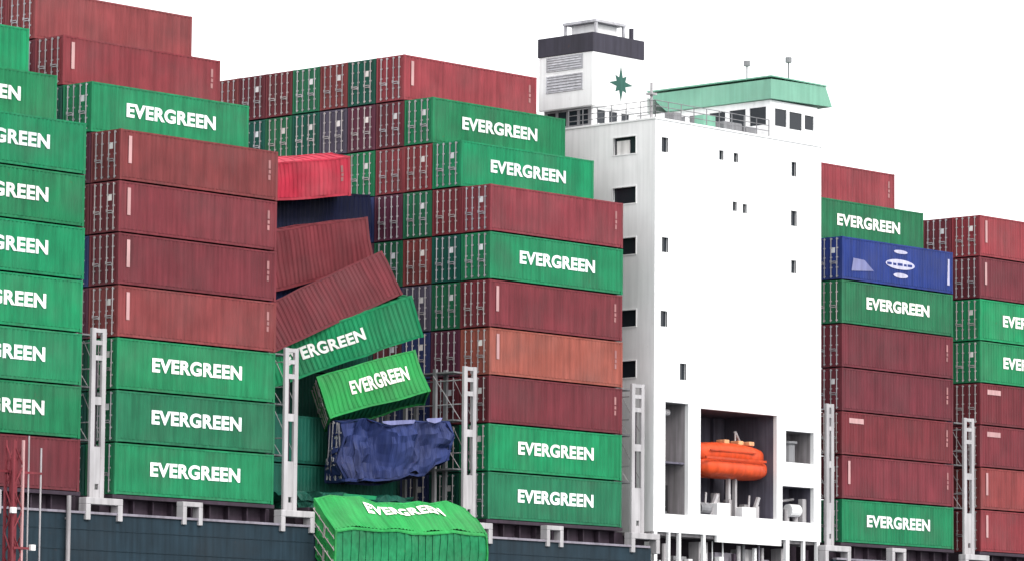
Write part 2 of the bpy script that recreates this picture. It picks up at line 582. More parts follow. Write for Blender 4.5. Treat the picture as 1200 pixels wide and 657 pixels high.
TP = 2.92
ORD = {1: 'bottom', 2: 'second', 3: 'third', 4: 'fourth', 5: 'fifth', 6: 'sixth', 7: 'seventh', 8: 'eighth', 9: 'ninth', 10: 'tenth'}
WORD = {'green': 'green', 'green2': 'fresh green', 'green3': 'deep green', 'maroon': 'maroon', 'red': 'brick red', 'redder': 'crimson red',
        'orange_red': 'faded orange-red', 'blue': 'blue', 'navy': 'navy blue', 'slate': 'slate blue', 'teal': 'dark teal', 'shaded_navy': 'shade-dark navy', 'purple': 'purple-brown'}
PLACE = {1: 'leftmost outer stack', 2: 'outer stack left of the collapse', 3: 'outer stack left of the white tower',
         4: 'outer stack right of the white tower', 5: 'rightmost outer stack'}
SHORT = {1: 'leftmost bay', 2: 'bay left of collapse', 3: 'bay left of tower', 4: 'bay right of tower', 5: 'rightmost bay', 'wreck': 'collapsed bay'}


def at(bay, row, tier):
    jx, jy = random.uniform(-0.03, 0.03), random.uniform(-0.02, 0.02)
    return (BAY[bay] + 6.095 + jx, 1.219 + 2.5 * row + jy, (tier - 1) * TP)


STRIP = ('marking_strip', 'number_marks')
NUM = ('number_marks',)
BAR = ('marking_bar',)
front = [
    # bay, row, tier, colour, lettering, marks
    (1, 0, 1, 'maroon', 0, ()), (1, 0, 2, 'green', 1, ()), (1, 0, 3, 'green', 1, ()), (1, 0, 4, 'green2', 1, ()), (1, 0, 5, 'green2', 1, ()), (1, 0, 6, 'green', 1, ()), (1, 0, 7, 'green2', 1, ()),
    (1, 1, 8, 'green', 1, ()), (1, 2, 9, 'green2', 1, ()),
    (2, 0, 1, 'green', 1, ()), (2, 0, 2, 'green3', 1, ()), (2, 0, 3, 'green', 1, ()), (2, 0, 4, 'red', 0, STRIP), (2, 0, 5, 'maroon', 0, STRIP), (2, 0, 6, 'maroon', 0, STRIP), (2, 0, 7, 'red', 0, STRIP),
    (2, 1, 8, 'green', 1, ()), (2, 2, 9, 'redder', 0, STRIP), (2, 3, 10, 'red', 0, ()),
    (3, 0, 1, 'green3', 1, ()), (3, 0, 2, 'green2', 1, ()), (3, 0, 3, 'maroon', 0, NUM), (3, 0, 4, 'orange_red', 0, STRIP), (3, 0, 5, 'maroon', 0, STRIP), (3, 0, 6, 'green', 1, ()), (3, 0, 7, 'redder', 0, NUM),
    (3, 1, 8, 'green2', 1, ()), (3, 2, 9, 'green', 1, ()), (3, 3, 10, 'redder', 0, STRIP),
    (4, 0, 1, 'green', 1, ()), (4, 0, 2, 'maroon', 0, STRIP), (4, 0, 3, 'maroon', 0, ('marking_bar', 'number_marks')), (4, 0, 4, 'maroon', 0, NUM), (4, 0, 5, 'maroon', 0, NUM), (4, 0, 6, 'green3', 1, ()), (4, 0, 7, 'blue', 0, ()),
    (4, 1, 8, 'green3', 1, ()), (4, 2, 9, 'redder', 0, NUM),
    (5, 0, 1, 'redder', 0, STRIP), (5, 0, 2, 'red', 0, STRIP), (5, 0, 3, 'maroon', 0, BAR), (5, 0, 4, 'maroon', 0, BAR), (5, 0, 5, 'green', 1, ()), (5, 0, 6, 'green2', 1, ()), (5, 0, 7, 'maroon', 0, STRIP), (5, 0, 8, 'redder', 0, STRIP),
]
BLUE = None
for bay, row, tier, c, let, mk in front:
    lab = '%s container%s, ' % (WORD[c], ' with white lettering' if let else ' without lettering')
    if row == 0:
        lab += '%s%s in %s' % (ORD[tier], '' if tier == 1 else ' up', PLACE[bay])
    else:
        lab += '%s tier set back %s, %s' % (ORD[tier], {1: 'one row', 2: 'two rows', 3: 'three rows'}[row], SHORT[bay])
    t = container(STD, c, lab, at(bay, row, tier), letter=bool(let), marks=mk)
    if c == 'blue':
        BLUE = t

# pale oval emblem and marks on the blue container
yb = -CW / 2 - 0.012
b = MB()
def oval(b, cx, cz, rx, rz, y0, y1, n=28, skew=0.0):
    b.prism([(cx + rx * math.cos(2 * math.pi * i / n), cz + rz * math.sin(2 * math.pi * i / n)) for i in range(n)], 1, y0, y1)
def ring(b, cx, cz, rx, rz, t, y0, y1, n=28):
    for i in range(n):
        a0, a1 = 2 * math.pi * i / n, 2 * math.pi * (i + 1) / n
        P = lambda a, k, y: (cx + (rx - k) * math.cos(a), y, cz + (rz - k) * math.sin(a))
        b.quad(P(a0, 0, y0), P(a1, 0, y0), P(a1, t, y0), P(a0, t, y0))
        b.quad(P(a0, 0, y1), P(a0, t, y1), P(a1, t, y1), P(a1, 0, y1))
        b.quad(P(a0, 0, y0), P(a0, 0, y1), P(a1, 0, y1), P(a1, 0, y0))
        b.quad(P(a0, t, y0), P(a1, t, y0), P(a1, t, y1), P(a0, t, y1))
oval(b, 0.2, 1.50, 1.6, 0.34, yb, yb + 0.008)
b.build('emblem', M['emblem'], BLUE)
for x, w_ in ((-1.25, 0.5), (-0.6, 0.35), (-0.1, 0.55), (0.6, 0.3), (1.0, 0.5)):
    b = MB(); b.box(x, x + w_, yb - 0.008, yb - 0.001, 1.40, 1.52 + 0.1 * w_); b.build('emblem_mark', M['blue'], BLUE)
b = MB(); oval(b, 0.25, 2.35, 0.75, 0.13, yb, yb + 0.008); b.build('emblem_bar', M['emblem'], BLUE)
b = MB(); oval(b, 0.25, 0.75, 0.8, 0.17, yb, yb + 0.008); b.build('emblem_bar', M['emblem'], BLUE)
b = MB()
b.prism([(-5.1, 0.62), (-2.7, 0.80), (-3.7, 1.45), (-4.9, 1.50)], 1, yb, yb + 0.008)
b.build('emblem_patch', M['soft_lavender'], BLUE)
b = MB()
for i in range(4):
    b.box(5.45 + 0.02 * i, 5.7, yb, yb + 0.008, 0.55 + i * 0.45, 1.0 + i * 0.45)
b.build('number_mark', M['emblem'], BLUE)

# door ends seen row behind row
NTH = {0: 'outermost', 1: 'second', 2: 'third', 3: 'fourth', 4: 'fifth', 5: 'sixth', 6: 'seventh', 7: 'eighth', 8: 'ninth', 9: 'tenth', 10: 'eleventh', 11: 'twelfth'}
ends = {
    # bay 3: (row, tier): colour
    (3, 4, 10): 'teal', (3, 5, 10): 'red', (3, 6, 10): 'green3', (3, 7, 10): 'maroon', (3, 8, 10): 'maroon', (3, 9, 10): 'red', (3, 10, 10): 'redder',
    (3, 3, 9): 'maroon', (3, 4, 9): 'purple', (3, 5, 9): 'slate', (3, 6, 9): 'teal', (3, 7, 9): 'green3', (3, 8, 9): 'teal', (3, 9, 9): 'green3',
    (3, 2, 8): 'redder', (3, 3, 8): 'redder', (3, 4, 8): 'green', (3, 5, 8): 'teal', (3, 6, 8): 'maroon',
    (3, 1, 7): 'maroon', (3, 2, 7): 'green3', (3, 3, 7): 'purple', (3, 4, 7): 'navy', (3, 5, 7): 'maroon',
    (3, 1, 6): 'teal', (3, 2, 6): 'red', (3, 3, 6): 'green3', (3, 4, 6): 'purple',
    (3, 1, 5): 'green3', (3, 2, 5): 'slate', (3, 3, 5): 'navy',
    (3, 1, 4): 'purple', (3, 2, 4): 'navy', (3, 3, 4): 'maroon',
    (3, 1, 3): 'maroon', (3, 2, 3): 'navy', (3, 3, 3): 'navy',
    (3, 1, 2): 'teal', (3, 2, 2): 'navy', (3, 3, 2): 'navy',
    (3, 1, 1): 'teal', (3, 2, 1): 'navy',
    (3, 4, 5): 'shaded_navy', (3, 4, 4): 'teal', (3, 4, 3): 'purple', (3, 4, 2): 'navy', (3, 3, 1): 'teal', (3, 4, 1): 'purple', ('wreck', 2, 2): 'teal',
    (3, 6, 7): 'shaded_navy', (3, 7, 7): 'purple', (3, 6, 6): 'shaded_navy', (3, 5, 6): 'shaded_navy',
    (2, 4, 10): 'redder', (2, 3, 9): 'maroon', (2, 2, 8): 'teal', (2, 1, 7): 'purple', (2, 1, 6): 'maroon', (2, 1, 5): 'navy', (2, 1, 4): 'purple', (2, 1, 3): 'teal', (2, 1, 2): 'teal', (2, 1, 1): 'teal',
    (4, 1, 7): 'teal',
    ('wreck', 4, 6): 'shaded_navy', ('wreck', 3, 5): 'navy', ('wreck', 3, 4): 'teal', ('wreck', 3, 3): 'teal', ('wreck', 3, 2): 'green3', ('wreck', 2, 1): 'teal', ('wreck', 3, 1): 'teal',
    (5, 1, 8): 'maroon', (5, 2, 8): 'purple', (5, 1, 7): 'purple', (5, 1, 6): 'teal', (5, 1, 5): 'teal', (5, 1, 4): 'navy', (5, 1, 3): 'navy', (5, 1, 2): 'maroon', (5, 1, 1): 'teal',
}
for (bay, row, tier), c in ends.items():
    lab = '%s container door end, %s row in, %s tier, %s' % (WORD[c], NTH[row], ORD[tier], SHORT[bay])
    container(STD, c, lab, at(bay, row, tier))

# ------------------------------------------------------------------ toppled containers
def dent(seed, amp, scale=0.55, extra=None):
    off = Vector((seed * 17.3, seed * 5.1, seed * 9.7))
    def f(p):
        q = p * scale + off
        d = Vector((noise.noise(q), noise.noise(q + Vector((31, 7, 3))), noise.noise(q + Vector((5, 43, 11))))) * amp
        r = p + d
        return extra(r) if extra else r
    return f


def place_rfb(L, corner, rz, ry, rx):
    """Euler pose so that the right-front-bottom corner of the box sits at corner"""
    m = Matrix.Rotation(R(rz), 3, 'Z') @ Matrix.Rotation(R(ry), 3, 'Y') @ Matrix.Rotation(R(rx), 3, 'X')
    base = Vector(corner) + m @ Vector((-L / 2, CW / 2, 0))
    return base, m.to_euler()


def wreck(L, H, corner, rz, ry, rx, colr, label, seed, amp, let=None, extra=None, scale=0.55, marks=()):
    df = dent(seed, amp, scale, extra)
    D = container_meshes(L, H, df, 2)
    if let:
        D['lettering'] = lettering(L, H, let[0], let[1], let[2], df, 2, -CW / 2 - 0.035, let[3] if len(let) > 3 else None)
    loc, rot = place_rfb(L, corner, rz, ry, rx)
    return container(D, colr, label, loc, rot, letter=bool(let), marks=marks, group='toppled containers in the collapsed bay')


wreck(12.19, 2.44, (26.115, 7.994, 19.868), -17.9, -7.64, 12, 'bright_red', 'bright red container jutting out at the top of the collapsed bay', 1, 0.12, marks=NUM)
wreck(12.19, 2.44, (28.9, 8.9, 17.85), -15, -1.0, -2, 'shaded_navy', 'dark navy container in shade beneath the bright red one', 2, 0.15)
wreck(12.19, 2.896, (24.75, 4.6, 15.3), -19.35, -10.9, 4, 'maroon', 'dark maroon container tilting up to the right beneath the dark navy one', 3, 0.12, extra=lambda p: Vector((p.x, p.y, 2.896 - (2.896 - p.z) * (1 + 0.045 * (6 - p.x)))))
wreck(12.19, 2.896, (24.836, 2.144, 13.339), -17.3, -25.3, -10.7, 'maroon', 'maroon container sliding down left at a steep tilt above tilted green ones', 4, 0.1)
wreck(12.19, 2.59, (25.45, 0.95, 10.72), -32, -20, 8, 'green2', 'tilted green container with white lettering, upper one of the slumped pair', 5, 0.12, let=(5.1, 0.78, 0.05))
wreck(6.4, 2.75, (25.14, 0.04, 7.42), -31, -16.6, -17, 'green4', 'short bright green container tipped on its edge above the crumpled blue one', 6, 0.16, let=(3.7, 0.85, 0.4))


def sag(p):
    q = p.copy()
    k = max(0.0, (q.x - 4.4) / 1.7)
    q.x *= 1.04
    q.z -= 0.30 * k * k * (1 if q.z > 1.4 else 0.1)
    q.z -= 0.12 * math.cos(q.x * 0.9) * (1 if q.z > 1.4 else 0.4)
    t_ = q.y + CW / 2                              # the box is racked: its lower side hangs straight down
    q.y = -CW / 2 + 0.95 * t_
    q.z -= 0.90 * t_
    return q


wreck(12.19, 2.7, (27.5, -2.2, -1.1), 0, -0.9, -45, 'green4', 'buckled green container hanging over the ship side at the bottom', 7, 0.2, let=(6.3, 0.75, 0.6, 1.75), extra=sag, scale=0.6)

# the crumpled navy container
def ridge(p, k, off):
    return 1.0 - 2.0 * abs(noise.noise(p * k + off))


def crumple(p):
    """a container side stove in along a few sharp creases"""
    L2, Hh = 3.7, 3.3
    q = (p.x + L2) / (2 * L2)
    off = Vector((3.1, 8.7, 1.9))
    r = p.copy()
    front = max(0.0, min(1.0, 0.5 - p.y / CW))
    tri = 1 - abs(q - 0.50) / 0.50
    r.y -= front * (0.75 * tri - 0.55 * max(0.0, 1 - abs(q - 0.27) / 0.13) - 0.5 * max(0.0, 1 - abs(q - 0.76) / 0.12))
    s_ = Vector((p.x, p.y * 0.4, p.z))
    r.y += front * (0.62 * ridge(s_, 0.45, off) + 0.38 * ridge(s_, 1.0, off * 2))
    r.z += 0.26 * ridge(s_, 0.6, off * 3) - 0.30 * max(0.0, 1 - abs(q - 0.40) / 0.16) * (p.z / Hh)
    low = 1 - p.z / Hh
    r.z += low * (2.3 * max(0.0, q - 0.52) - 0.2 * tri)
    r.x += 0.30 * ridge(s_, 0.55, off * 5) * (1 if abs(p.x) > 3 else 0.4) + 0.25 * (p.z / Hh - 0.5)
    return r


CRUSHED = wreck(7.7, 3.6, (27.15, -0.2, 2.05), -14, -2, -3, 'navy', 'crumpled navy blue container crushed between green ones in the collapsed bay', 9, 0.22, extra=crumple, scale=0.8)
for x0, x1, z0, y in ((-1.2, 0.9, 3.45, -1.45), (2.2, 3.1, 3.65, -1.0)):
    b = MB()
    b.prism([(x0, z0), (x0 + 0.5, z0 - 0.1), (x1, z0 + 0.02), (x1 + 0.15, z0 + 0.24), (x1 - 0.9, z0 + 0.2), (x0 - 0.1, z0 + 0.12)], 1, y, y + 0.06)
    b.build('torn_pale_panel', M['soft_lavender'], CRUSHED)


def crushed(name, mat, x0, x1, W, Hh, seed, parent, shape=None, nx=15, jit=0.30, fine=0.05, ribs=0.045):
    """a steel box folded into many flat facets with sharp creases"""
    rnd = random.Random(seed)
    ring_n = [(0.0, 0.0, 5), (0.0, 1.0, 4), (1.0, 1.0, 5), (1.0, 0.0, 4)]     # front, top, back, bottom
    per = []
    for k in range(4):
        a, c = ring_n[k], ring_n[(k + 1) % 4]
        for i in range(a[2]):
            f = i / a[2]
            per.append((a[0] + (c[0] - a[0]) * f, a[1] + (c[1] - a[1]) * f))
    n = len(per)
    b = bmesh.new()
    rows = []
    for i in range(nx + 1):
        q = i / nx
        row = []
        for (py, pz) in per:
            p = Vector((x0 + q * (x1 - x0), (py - 0.5) * W, pz * Hh))
            if shape: p = shape(p, q, py, pz)
            p += Vector((rnd.uniform(-1, 1) * jit * 0.9, rnd.uniform(-1, 1) * jit, rnd.uniform(-1, 1) * jit * 0.75))
            row.append(b.verts.new(p))
        rows.append(row)
    for i in range(nx):
        for j in range(n):
            k = (j + 1) % n
            q4 = (rows[i][j], rows[i + 1][j], rows[i + 1][k], rows[i][k])
            if rnd.random() < 0.5:
                b.faces.new((q4[0], q4[1], q4[2])); b.faces.new((q4[0], q4[2], q4[3]))
            else:
                b.faces.new((q4[0], q4[1], q4[3])); b.faces.new((q4[1], q4[2], q4[3]))
    for row in (rows[0], rows[-1]):
        c = b.verts.new(sum((v.co for v in row), Vector()) / n + Vector((rnd.uniform(-.3, .3), 0, 0)))
        for j in range(n):
            b.faces.new((row[j], row[(j + 1) % n], c))
    bmesh.ops.subdivide_edges(b, edges=b.edges, cuts=5, use_grid_fill=True)
    off = Vector((seed, seed * 2.3, seed * 0.7))
    for v in b.verts:
        p = v.co
        v.co = p + Vector((noise.noise(p * 2.2 + off), noise.noise(p * 2.2 - off), noise.noise(p * 2.0 + off * 3))) * fine * 1.6
        v.co.y += ribs * math.sin(p.x * 14) * max(0.0, min(1.0, 0.55 + 1.6 * noise.noise(p * 0.45 + off)))          # what is left of the corrugation
    bmesh.ops.recalc_face_normals(b, faces=b.faces)
    me = bpy.data.meshes.new(name)
    b.to_mesh(me)
    b.free()
    return link(name, me, mat, parent)


t2 = thing('shipping_container', 'flattened green container squeezed in beneath the crumpled navy blue one', 'container', (21.3, 3.2, 0.0), (0, 0, R(-6)), 'toppled containers in the collapsed bay')
crushed('crushed_shell', M['teal'], -4.6, 4.2, 2.4, 1.05, 11, t2, None, 13, 0.2)
b = MB(); b.prism([(-1.6, 0.75), (0.9, 0.8), (1.0, 1.02), (-1.5, 1.06)], 1, -1.62, -1.56); b.build('torn_pale_panel', M['green2'], t2)

# ------------------------------------------------------------------ lashing bridges
def lashing_bridge(x, label, w=1.07, rows=5):
    t = thing('lashing_bridge', label, 'lashing bridge', (x, 0, 0), group='lashing bridges between the container bays')
    h = w / 2
    for s in (-1, 1):
        b = MB()
        xa, xb = sorted((s * h, s * (h - 0.3)))
        b.box(xa, xb, 0.0, 0.2, -0.3, 9.1)
        b.build('post', M['grey_white'], t, 0.02)
    for z0, z1 in ((8.86, 9.08), (8.18, 8.42), (7.32, 7.6), (4.86, 5.3)):
        b = MB()
        b.box(-h + 0.3, h - 0.3, 0.02, 0.18, z0, z1)
        b.build('cross_plate', M['grey_white'], t)
    b = MB()
    wall(b, -h + 0.3, h - 0.3, -0.28, 2.55, [(-0.13, 0.13, 0.18, 0.5)], 0.03, 0.17)
    b.build('web_plate', M['grey_white'], t)
    b = MB()
    b.box(-0.04, 0.04, 0.2, 0.3, 2.55, 4.86)
    b.box(-0.04, 0.04, 0.2, 0.3, 5.3, 7.32)
    b.build('lashing_bar', M['coaming'], t)
    b = MB()
    b.box(-1.35, 1.35, -0.68, -0.05, -0.68, -0.31)
    for s in (-1, 1):
        xa, xb = sorted((s * 1.35, s * 1.0))
        b.box(xa, xb, -0.68, -0.05, -1.55, -0.68)
    b.build('pedestal', M['grey_white'], t, 0.03)
    for r in range(1, rows):
        for s in (-1, 1):
            b = MB()
            y = 2.5 * r - 0.1
            xa, xb = sorted((s * h, s * (h - 0.18)))
            b.box(xa, xb, y, y + 0.25, -0.3, 9.05)
            b.build('inner_post', M['grey'], t)
    for z in (2.9, 5.85, 8.75):
        b = MB()
        b.box(-h + 0.02, h - 0.02, 0.9, 2.5 * rows, z, z + 0.09)
        b.build('walkway', M['grey'], t)
    for z in (3.9, 6.85, 9.3 if rows > 9 else 8.3):
        b = MB()
        b.cyl((-h + 0.22, 0.46, z), (-h + 0.22, 2.5 * rows, z), 0.035, 6)
        b.build('handrail', M['grey_white'], t)
    # diagonal lashing rods hooked to the container corners
    for s in (-1, 1):
        for z in (2.95, 5.9):
            b = MB()
            b.cyl((s * (h + 0.03), 0.3, z), (s * (h + 0.32), 2.3, z + 2.7), 0.022, 6)
            b.build('lashing_rod', M['galv'], t)
    return t


lashing_bridge(-1.28, 'pale steel lashing bridge between the two leftmost container bays')
lashing_bridge(13.55, 'pale steel lashing bridge on the left side of the collapsed bay')
lashing_bridge(28.55, 'pale steel lashing bridge on the right side of the collapsed bay', w=1.1)
lashing_bridge(43.92, 'pale steel lashing bridge against the left side of the white tower', w=1.2)
lashing_bridge(63.2, 'slim pale lashing bridge against the right side of the white tower', w=0.8)
lashing_bridge(78.45, 'pale steel lashing bridge between the two rightmost container bays', w=1.15)

# ------------------------------------------------------------------ accommodation tower
X0, X1, ZB, ZT = 45.4, 62.2, -0.1, 26.1
tower = thing('accommodation_tower', 'tall white ship accommodation block with small windows and an orange lifeboat recess', 'ship tower')
REC = [(46.5, 48.75, 1.06, 8.15), (49.95, 57.62, 1.2, 7.95), (58.55, 61.45, 5.0, 7.05), (58.2, 61.46, 1.12, 3.42)]
WINF = [(46.3, 24.52, .62, .95), (51.89, 24.46, .42, .6), (53.35, 24.45, .42, .6), (53.25, 21.25, .4, .6), (54.26, 21.2, .4, .6), (59.31, 24.32, .5, .95),
        (59.31, 21.05, .6, 1.0), (59.29, 17.85, .5, .85), (46.37, 18.11, .62, .95), (46.29, 13.41, .65, 1.0), (48.17, 10.17, .62, 1.05)]
holesF = REC + [(x - w / 2, x + w / 2, z - h / 2, z + h / 2) for x, z, w, h in WINF]
b = MB(); wall(b, X0, X1, ZB, ZT, holesF, 0.0, 0.3); b.build('front_wall', M['white'], tower)
WINS = [(2.6, 24.6, 1.9, 1.1), (2.6, 21.38, 1.95, 1.05), (2.45, 18.1, 1.7, 1.05), (2.4, 13.5, 1.7, 1.05), (2.4, 10.25, 1.7, 1.05)]
holesS = [(y - w / 2, y + w / 2, z - h / 2, z + h / 2) for y, z, w, h in WINS]
b = MB(); wall(b, 0.3, 24, ZB, ZT, holesS, X0, X0 + 0.3, axis=0); b.build('side_wall', M['white'], tower)
b = MB(); b.box(X1 - 0.3, X1, 0.3, 24, ZB, ZT); b.build('side_wall', M['white'], tower)
b = MB(); b.box(X0 + 0.3, X1 - 0.3, 23.7, 24, ZB, ZT); b.build('rear_wall', M['white'], tower)
b = MB(); b.box(X0 - 0.05, X1 + 0.05, -0.06, 24.05, ZT, ZT + 0.12); b.build('roof_deck', M['white'], tower)
for x, z, w, h in WINF:
    b = MB()
    t_ = 0.07
    b.box(x - w / 2 - t_, x + w / 2 + t_, -0.03, 0.06, z + h / 2, z + h / 2 + t_)
    b.box(x - w / 2 - t_, x + w / 2 + t_, -0.03, 0.06, z - h / 2 - t_, z - h / 2)
    b.box(x - w / 2 - t_, x - w / 2, -0.03, 0.06, z - h / 2, z + h / 2)
    b.box(x + w / 2, x + w / 2 + t_, -0.03, 0.06, z - h / 2, z + h / 2)
    f = b.build('window', M['white'], tower)
    b = MB(); b.box(x - w / 2, x + w / 2, 0.14, 0.17, z - h / 2, z + h / 2); b.build('pane', M['glass'], f)
for i, (y, z, w, h) in enumerate(WINS):
    b = MB()
    t_ = 0.07
    b.box(X0 - 0.03, X0 + 0.06, y - w / 2 - t_, y + w / 2 + t_, z + h / 2, z + h / 2 + t_)
    b.box(X0 - 0.03, X0 + 0.06, y - w / 2 - t_, y + w / 2 + t_, z - h / 2 - t_, z - h / 2)
    b.box(X0 - 0.03, X0 + 0.06, y - w / 2 - t_, y - w / 2, z - h / 2, z + h / 2)
    b.box(X0 - 0.03, X0 + 0.06, y + w / 2, y + w / 2 + t_, z - h / 2, z + h / 2)
    f = b.build('window', M['white'], tower)
    b = MB(); b.box(X0 + 0.16, X0 + 0.19, y - w / 2, y + w / 2, z - h / 2, z + h / 2); b.build('pane', M['glass'], f)
    if i == 0:
        b = MB(); b.box(X0 + 0.10, X0 + 0.15, y - 0.35, y + w / 2 - 0.2, z - h / 2, z + h / 2 - 0.2); b.build('blind', M['placard'], f)
# faint deck seams on the front plating
for z in (3.95, 8.9, 11.9, 15.0, 19.7, 22.9):
    b = MB()
    segs = [(X0, X1)] if z > 8.5 else [(X0, 46.4), (57.7, X1)] if z < 8.5 else []
    if z < 8.5:
        segs = [(48.85, 49.85), (57.72, X1 - 0.02)]
    for a, c in segs:
        b.box(a, c, -0.012, -0.001, z, z + 0.05)
    b.build('plate_seam', M['white'], tower)


def room(name, h, depth, mat, mat_floor=None):
    x0, x1, z0, z1 = h
    b = MB()
    y1 = 0.3 + depth
    e = 0.004
    b.quad((x0 - e, y1, z0 - e), (x1 + e, y1, z0 - e), (x1 + e, y1, z1 + e), (x0 - e, y1, z1 + e))
    b.quad((x0 - e, 0.3, z0 - e), (x0 - e, y1, z0 - e), (x0 - e, y1, z1 + e), (x0 - e, 0.3, z1 + e))
    b.quad((x1 + e, 0.3, z0 - e), (x1 + e, 0.3, z1 + e), (x1 + e, y1, z1 + e), (x1 + e, y1, z0 - e))
    b.quad((x0 - e, 0.3, z1 + e), (x0 - e, y1, z1 + e), (x1 + e, y1, z1 + e), (x1 + e, 0.3, z1 + e))
    b.quad((x0 - e, 0.3, z0 - e), (x1 + e, 0.3, z0 - e), (x1 + e, y1, z0 - e), (x0 - e, y1, z0 - e))
    return b.build(name, mat, tower)


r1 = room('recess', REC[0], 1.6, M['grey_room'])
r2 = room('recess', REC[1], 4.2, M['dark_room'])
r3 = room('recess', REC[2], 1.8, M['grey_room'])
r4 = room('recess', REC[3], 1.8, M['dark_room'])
b = MB(); b.box(46.5, 48.75, 0.35, 1.85, 4.3, 4.42); b.build('landing', M['dark_room'], r1)
b = MB(); b.box(47.9, 48.5, 1.5, 1.88, 1.1, 3.0); b.build('doorway', M['dark'], r1)
b = MB()
for k in range(9):
    b.box(46.6, 47.5, 0.7 + 0.1 * k, 0.8 + 0.1 * k, 1.2 + 0.34 * k, 1.25 + 0.34 * k)
b.build('ladder_steps', M['grey'], r1)
b = MB(); b.cyl((47.2, 1.0, 7.6), (47.9, 1.0, 7.6), 0.22, 10); b.build('deck_lamp', M['grey_white'], r1)
for x in (52.0, 54.2, 56.2):
    b = MB(); b.box(x, x + 0.14, 4.2, 4.49, 1.2, 7.9); b.build('stiffener', M['dark_room'], r2)
b = MB(); b.cyl((60.0, 1.0, 5.05), (60.0, 1.0, 6.3), 0.45, 14); b.cyl((60.0, 1.0, 6.3), (60.0, 1.0, 6.45), 0.6, 14); b.build('ventilator', M['grey'], r3)
for x in (58.9, 59.7, 60.6):
    b = MB(); b.cyl((x, 0.9, 1.15), (x, 0.9, 2.0 + 0.4 * math.sin(x * 7)), 0.2, 10); b.build('mooring_bollard', M['grey_white'], r4)
b = MB(); b.cyl((59.6, 0.7, 1.9), (60.6, 0.7, 1.9), 0.42, 14); b.build('rope_drum', M['white'], r4)
b = MB(); b.box(60.9, 61.3, 0.5, 0.9, 1.15, 2.7); b.build('locker', M['grey_white'], r4, 0.03)
b = MB(); b.cyl((58.7, 1.3, 2.4), (60.9, 1.3, 2.7), 0.09, 8); b.build('pipe', M['grey_white'], r4)

# railing along the roof edge
def railing(parent, pts, h=1.1, mat='grey_white', step=1.3, rails=3, z0=None):
    for (a, c) in zip(pts, pts[1:]):
        a, c = Vector(a), Vector(c)
        n = max(1, round((c - a).length / step))
        b = MB()
        for i in range(n + 1):
            p = a + (c - a) * i / n
            b.cyl(p, p + Vector((0, 0, h)), 0.035, 6)
        for k in range(rails):
            dz = Vector((0, 0, h * (k + 1) / rails))
            b.cyl(a + dz, c + dz, 0.026, 6)
        b.build('railing', M[mat], parent)


zt = ZT + 0.12
railing(tower, [(45.45, 7.5, zt), (45.45, 0.05, zt), (56.8, 0.05, zt)], mat='grey')
for x, y, w, h in ((51.2, 0.9, 1.2, 0.9), (53.4, 1.0, 1.8, 0.75), (55.4, 0.8, 1.0, 0.6), (48.6, 1.2, 0.7, 0.8)):
    b = MB(); b.box(x, x + w, y, y + 0.8, zt, zt + h); b.build('deck_locker', M['roof_green'] if x in (51.2,) else M['grey'], tower, 0.03)
b = MB(); b.cyl((45.7, 0.6, zt), (45.7, 0.6, zt + 2.3), 0.09, 8); b.box(45.45, 45.95, 0.35, 0.85, zt + 1.5, zt + 1.62); b.build('light_post', M['grey_white'], tower)

# gallery below the tower: posts, tanks, dark plating
b = MB(); b.box(44.7, 62.8, 2.6, 2.8, -3.4, -0.1); b.build('gallery_wall', M['coaming'], tower)
b = MB(); b.box(X0, X1, 0.3, 2.6, -0.3, -0.1); b.build('gallery_ceiling', M['grey_room'], tower)
for i, x in enumerate((45.5, 46.9, 47.9, 50.3, 58.6, 60.4, 61.8)):
    b = MB(); w = (0.3, 0.16, 0.2, 0.2, 0.35, 0.18, 0.3)[i]
    b.box(x, x + w, 0.02, 0.25, -3.4, -0.1); b.build('gallery_post', M['white'], tower)
b = MB(); b.box(51.6, 58.1, 0.01, 0.2, -0.52, -0.1); b.build('lower_apron', M['white'], tower)
for x, w, h, mm in ((46.1, 0.6, 1.9, 'grey_white'), (48.5, 1.3, 1.3, 'grey'), (51.0, 0.9, 2.3, 'grey_white'), (52.6, 1.8, 1.7, 'rail'), (55.2, 1.1, 2.0, 'grey_white'), (57.2, 0.9, 1.4, 'rail'), (59.3, 0.8, 2.2, 'grey_white'), (61.0, 0.5, 1.2, 'grey')):
    b = MB(); b.box(x, x + w, 1.0, 1.9, -3.4, -3.4 + h + 0.6); b.build('gallery_locker', M[mm], tower, 0.04)
rg = random.Random(5)
for i in range(26):
    x = 45.5 + i * 0.65 + rg.uniform(-0.2, 0.2)
    w_, h_ = rg.uniform(0.08, 0.5), rg.uniform(1.4, 3.0)
    b = MB()
    if rg.random() < 0.5: b.cyl((x, 0.8, -3.4), (x, 0.8, -3.4 + h_), w_ * 0.35, 8)
    else: b.box(x, x + w_, 0.5, 0.5 + w_, -3.4, -3.4 + h_)
    b.build(rg.choice(('vent_pipe', 'deck_fitting')), M[rg.choice(('rail', 'grey_white', 'grey', 'white', 'coaming'))], tower)
railing(tower, [(45.6, -0.1, -3.4), (62.1, -0.1, -3.4)], h=1.2, mat='grey_white', step=1.6)

